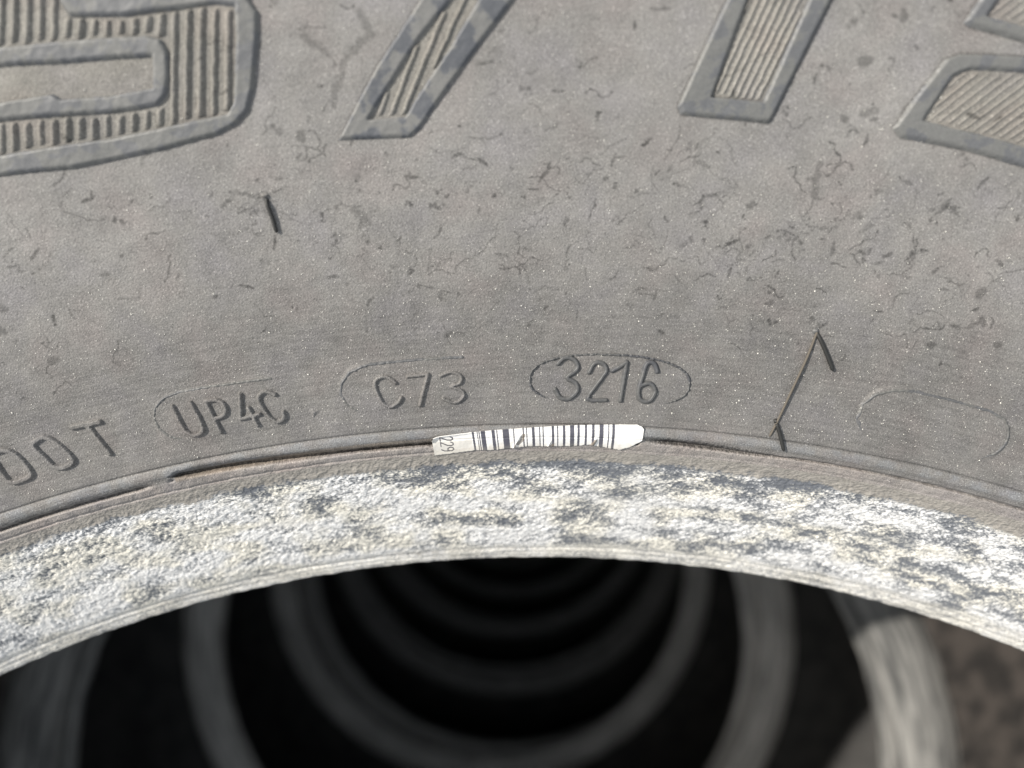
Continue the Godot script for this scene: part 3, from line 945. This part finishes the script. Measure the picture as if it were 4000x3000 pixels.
func lower_tyre(text: String, top: float, bottom: float, off: Vector2, ro: float, turn: float, bead_mat: Material) -> void:
	var w := top - bottom
	var c := w * 0.5
	var t := Node3D.new()
	t.name = "tyre"
	mark(t, text, "tyre", "tyres stacked beneath the top one")
	add_child(t, true)
	t.position = Vector3(off.x, bottom, off.y) * 0.001
	t.rotation.y = turn
	var up := func(a: Array) -> Array:
		var b := []
		for k in range(0, a.size(), 2): b.append_array([a[k], w - a[k + 1]])
		return b
	var side := [222.5, 1.8, 224.5, 2.4, 226.5, 2.6, 240.0, 3.0, 258.0, 1.6, 285.0, 0.0, 310.0, 2.0, ro - 26.0, 11.0, ro - 14.0, 24.0]
	var bead := [229.0, 15.0, 222.0, 18.5, 212.0, 17.0, 206.0, 13.0, 203.3, 9.5, 203.0, 7.0, 205.0, 5.2, 214.0, 3.0, 222.5, 1.8]
	turned("sidewall", t, smooth_line(up.call(side), 4), 160, M.old_rubber, 120.0)
	turned("bead", t, smooth_line(up.call(bead), 4), 200, bead_mat, 60.0, null, 0.7)
	var b2 := bead.duplicate()
	var s2 := side.duplicate()
	var flip := func(a: Array) -> Array:
		var b := []
		for k in range(a.size() - 2, -1, -2): b.append_array([a[k], a[k + 1]])
		return b
	turned("sidewall", t, smooth_line(flip.call(s2), 4), 160, M.old_rubber, 120.0)
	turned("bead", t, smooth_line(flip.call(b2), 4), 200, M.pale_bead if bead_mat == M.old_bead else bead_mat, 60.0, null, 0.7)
	var liner := [229.0, 15.0, 238.0, 13.0, 260.0, 11.5, 285.0, 11.0, 308.0, 16.0, ro - 38.0, 30.0, ro - 24.0, 52.0, ro - 22.0, c, ro - 24.0, w - 52.0, ro - 38.0, w - 30.0, 308.0, w - 16.0, 285.0, w - 11.0, 260.0, w - 11.5, 238.0, w - 13.0, 229.0, w - 15.0]
	turned("inner_liner", t, smooth_line(liner, 5), 160, M.black_liner, 150.0)
	var tr := put("tread", tread_mesh(ro, w - 48.0, 360), M.old_rubber, t)
	tr.position.y = c * 0.001

func build_top_tyre() -> void:
	var t := Node3D.new()
	t.name = "tyre"
	mark(t, "dusty grey tyre on top of the stack, barcode label stuck on its white crusted bead", "tyre", "")
	add_child(t, true)
	build_sidewall(t)
	build_bead(t)
	build_lettering(t)
	build_label(t)
	hair(t, "hair_shadow", "dark solid sliver as cast shadow of a vent hair, below the slash, alone on the sidewall", [-30.5, 256.7, -0.1, -30.5, 255.9, 0.3, -30.3, 254.4, 0.3, -30.2, 252.6, 0.25], 0.24, M.hair)  # black tubes laid flat where upright hairs would cast their shadows
	relief("hair_root", t, Vector2(-32, 256), Vector2(-29.4, 258), 0.1, func(q: Vector2) -> float: return q.distance_to(Vector2(-30.6, 256.9)) - 0.5, 0.4, 0.4, M.sidewall, 0.15)
	relief("hair_root", t, Vector2(31.8, 240), Vector2(34, 242.2), 0.1, func(q: Vector2) -> float: return q.distance_to(Vector2(32.9, 241.0)) - 0.45, 0.3, 0.4, M.stamp, 0.15)
	hair(t, "hair_shadow", "dark solid sliver as cast shadow of a vent hair, at the top of a thin brown strand", [33.0, 240.9, -0.1, 33.6, 240.0, 0.25, 34.9, 238.2, 0.3, 36.2, 236.3, 0.3], 0.26, M.hair)
	hair(t, "hair_shadow", "dark solid sliver as cast shadow of a vent hair, reaching down to the groove", [30.4, 229.0, -0.1, 30.7, 228.3, 0.25, 31.4, 227.0, 0.3, 32.4, 224.9, 0.45], 0.25, M.hair)
	hair(t, "strand", "thin brown strand slanting between two dark hair shadows", [33.0, 240.9, 0.1, 32.5, 237.4, 0.35, 31.5, 232.9, 0.45, 30.6, 228.6, 0.2, 30.1, 226.6, 0.08], 0.15, M.strand)
	# what lies below and behind the visible side: tread, lower sidewall and bead, inside
	var shear := func(y: float) -> Vector2: return Vector2(-20.0, -8.0) * smoothstep(YT - 60.0, YT - 212.0, y)
	var low := YT - 212.0
	var liner := [222.0, YT - 9.0, 232.0, YT - 1.0, 255.0, YT + 8.0, 290.0, YT + 19.0, 318.0, YT + 21.0, 350.0, YT + 16.0, 378.0, YT - 2.0, 392.0, YT - 40.0, 396.0, YT - 113.0, 392.0, low + 40.0, 378.0, low + 16.0, 350.0, low + 8.0, 318.0, low + 5.0, 290.0, low + 4.0, 255.0, low + 5.0, 229.0, low + 8.0]
	turned("inner_liner", t, smooth_line(liner, 6), 200, M.liner, 150.0, shear)
	var bead := [222.5, low - 5.2, 214.0, low - 4.0, 205.0, low - 1.8, 203.0, low, 203.3, low + 2.5, 206.0, low + 6.0, 212.0, low + 10.0, 221.0, low + 11.5, 229.0, low + 8.0]
	turned("bead", t, smooth_line(bead, 4), 240, M.old_bead, 60.0, shear, 0.8)
	var side := [388.0, low + 6.0, 370.0, low - 2.0, 340.0, low - 6.0, 312.0, low - 7.0, 285.0, low - 7.0, 258.0, low - 6.2, 240.0, low - 5.6, 226.5, low - 5.4, 222.5, low - 5.2]
	turned("sidewall", t, smooth_line(side, 4), 160, M.old_rubber, 120.0, shear)
	var tr := put("tread", tread_mesh(416.0, 222.0, 420), M.old_rubber, t)
	tr.position.y = (YT - 104.0) * 0.001
	turned("shoulder", t, smooth_line([402.0, YT - 5.5, 403.0, YT - 7.0, 403.0, YT + 5.0], 1), 200, M.old_rubber, 120.0)
	turned("shoulder", t, smooth_line([402.6, low + 2.0, 397.0, low + 8.0, 388.0, low + 6.0], 2), 200, M.old_rubber, 120.0, shear)

func _ready() -> void:
	# camera: a phone held over the stack, looking almost straight down
	var cam := Camera3D.new()
	cam.name = "camera"
	var tilt := deg_to_rad(3.807)
	var look := Vector3(0.003, -cos(tilt), sin(tilt)).normalized()
	cam.transform = Transform3D(Basis.looking_at(look, Vector3(0, 0, -1)), Vector3(-4.7, YT + 107.8, -237.7) * 0.001)
	var lens := CameraAttributesPhysical.new()
	lens.frustum_focal_length = 21.62
	lens.frustum_near = 0.01
	lens.frustum_far = 60.0
	lens.frustum_focus_distance = 0.0925
	lens.exposure_aperture = 8.6
	cam.attributes = lens
	add_child(cam)
	cam.current = true
	# sky and sun
	var sky_mat := ProceduralSkyMaterial.new()
	sky_mat.sky_top_color = Color(0.60, 0.625, 0.65)
	sky_mat.sky_horizon_color = Color(0.82, 0.815, 0.80)
	sky_mat.sky_curve = 0.15
	sky_mat.sun_angle_max = 65.0
	sky_mat.sun_curve = 0.36
	sky_mat.ground_bottom_color = Color(0.30, 0.28, 0.25)
	sky_mat.ground_horizon_color = Color(0.55, 0.55, 0.54)
	var env := Environment.new()
	env.background_mode = Environment.BG_SKY
	env.sky = Sky.new()
	env.sky.sky_material = sky_mat
	env.background_energy_multiplier = 1.4
	env.tonemap_mode = Environment.TONE_MAPPER_LINEAR
	env.tonemap_exposure = 1.38
	env.sdfgi_enabled = true
	env.ssao_enabled = true
	env.ssil_enabled = true
	var we := WorldEnvironment.new()
	we.name = "sky"
	we.environment = env
	add_child(we)
	var sun := DirectionalLight3D.new()
	sun.name = "sun"
	sun.light_color = Color(1.0, 0.975, 0.935)
	sun.light_energy = 1.45
	sun.light_angular_distance = 0.5
	sun.shadow_enabled = true
	var el := deg_to_rad(41.0)
	var az := Vector2(0.92, 0.39).normalized() * cos(el)
	sun.transform = Transform3D(Basis.looking_at(Vector3(az.x, -sin(el), az.y), Vector3.UP), Vector3(0, 4, 0))
	add_child(sun)

	rng.seed = 20160
	wob.seed = 3
	wob.frequency = 0.02
	fine.seed = 9
	fine.frequency = 0.1
	build_profile()
	sidewall_textures()
	numeral_texture()
	bead_textures()
	label_texture()
	M.hair = StandardMaterial3D.new()
	M.hair.albedo_color = Color(0.016, 0.016, 0.015).linear_to_srgb()  # near black, for the solid hair shadows
	M.hair.roughness = 0.6
	M.dusty_hair = StandardMaterial3D.new()
	M.dusty_hair.albedo_color = Color(0.12, 0.114, 0.10).linear_to_srgb()
	M.dusty_hair.roughness = 0.8
	M.strand = StandardMaterial3D.new()
	M.strand.albedo_color = Color(0.095, 0.082, 0.066).linear_to_srgb()
	M.strand.roughness = 0.8
	M.old_rubber = plain_noise("old_rubber", Color(0.045, 0.045, 0.046), Color(0.085, 0.083, 0.08), 512, 0.02, 61, 0.6)
	M.liner = plain_noise("liner_rubber", Color(0.028, 0.026, 0.025), Color(0.072, 0.063, 0.057), 512, 0.016, 62, 0.55, 0.4, 0.03)
	M.old_bead = plain_noise("talc_bead", Color(0.045, 0.046, 0.047), Color(0.23, 0.226, 0.215), 512, 0.012, 63, 0.6, 0.4, 0.01)
	M.old_bead.uv1_scale = Vector3(0.16, 2.4, 1.0)
	M.pale_bead = plain_noise("lightened_bead", Color(0.26, 0.25, 0.235), Color(0.55, 0.53, 0.50), 512, 0.012, 65, 0.6, 0.4, 0.01)  # bead colour lightened to stand in for light missing down the hole
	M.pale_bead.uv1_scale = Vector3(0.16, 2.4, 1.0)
	M.dim_bead = plain_noise("dim_bead", Color(0.13, 0.127, 0.12), Color(0.30, 0.29, 0.275), 512, 0.012, 67, 0.6, 0.4, 0.01)  # same bead lightened less, painting the fade of light further down
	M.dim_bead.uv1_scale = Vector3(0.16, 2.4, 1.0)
	M.black_liner = plain_noise("black_liner", Color(0.035, 0.035, 0.035), Color(0.06, 0.058, 0.056), 512, 0.01, 66, 0.6)
	M.ground = plain_noise("packed_earth", Color(0.10, 0.085, 0.07), Color(0.22, 0.19, 0.16), 512, 0.04, 64, 0.9, 0.3, 0.4)

	# ground under the stack
	var plane := PlaneMesh.new()
	plane.size = Vector2(60, 60)
	M.ground.uv1_scale = Vector3(60, 60, 60)
	var g := put("ground", plane, M.ground, self)
	mark(g, "", "", "", "structure")

	build_top_tyre()
	lower_tyre("black tyre directly beneath the dusty top tyre", YT - 219.0, YT - 411.0, Vector2(-20, -8), 376.0, 0.4, M.old_bead)
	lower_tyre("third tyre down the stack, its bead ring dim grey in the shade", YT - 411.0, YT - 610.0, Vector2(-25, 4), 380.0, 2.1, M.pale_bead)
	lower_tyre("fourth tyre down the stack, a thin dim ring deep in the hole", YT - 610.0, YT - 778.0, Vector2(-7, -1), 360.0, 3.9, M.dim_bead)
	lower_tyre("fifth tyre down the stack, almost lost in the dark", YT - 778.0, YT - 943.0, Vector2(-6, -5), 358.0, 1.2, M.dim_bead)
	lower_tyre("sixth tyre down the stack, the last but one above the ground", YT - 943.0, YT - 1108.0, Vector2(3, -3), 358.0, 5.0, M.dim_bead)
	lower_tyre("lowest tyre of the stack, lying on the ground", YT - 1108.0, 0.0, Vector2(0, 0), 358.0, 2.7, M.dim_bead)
	build_sand()
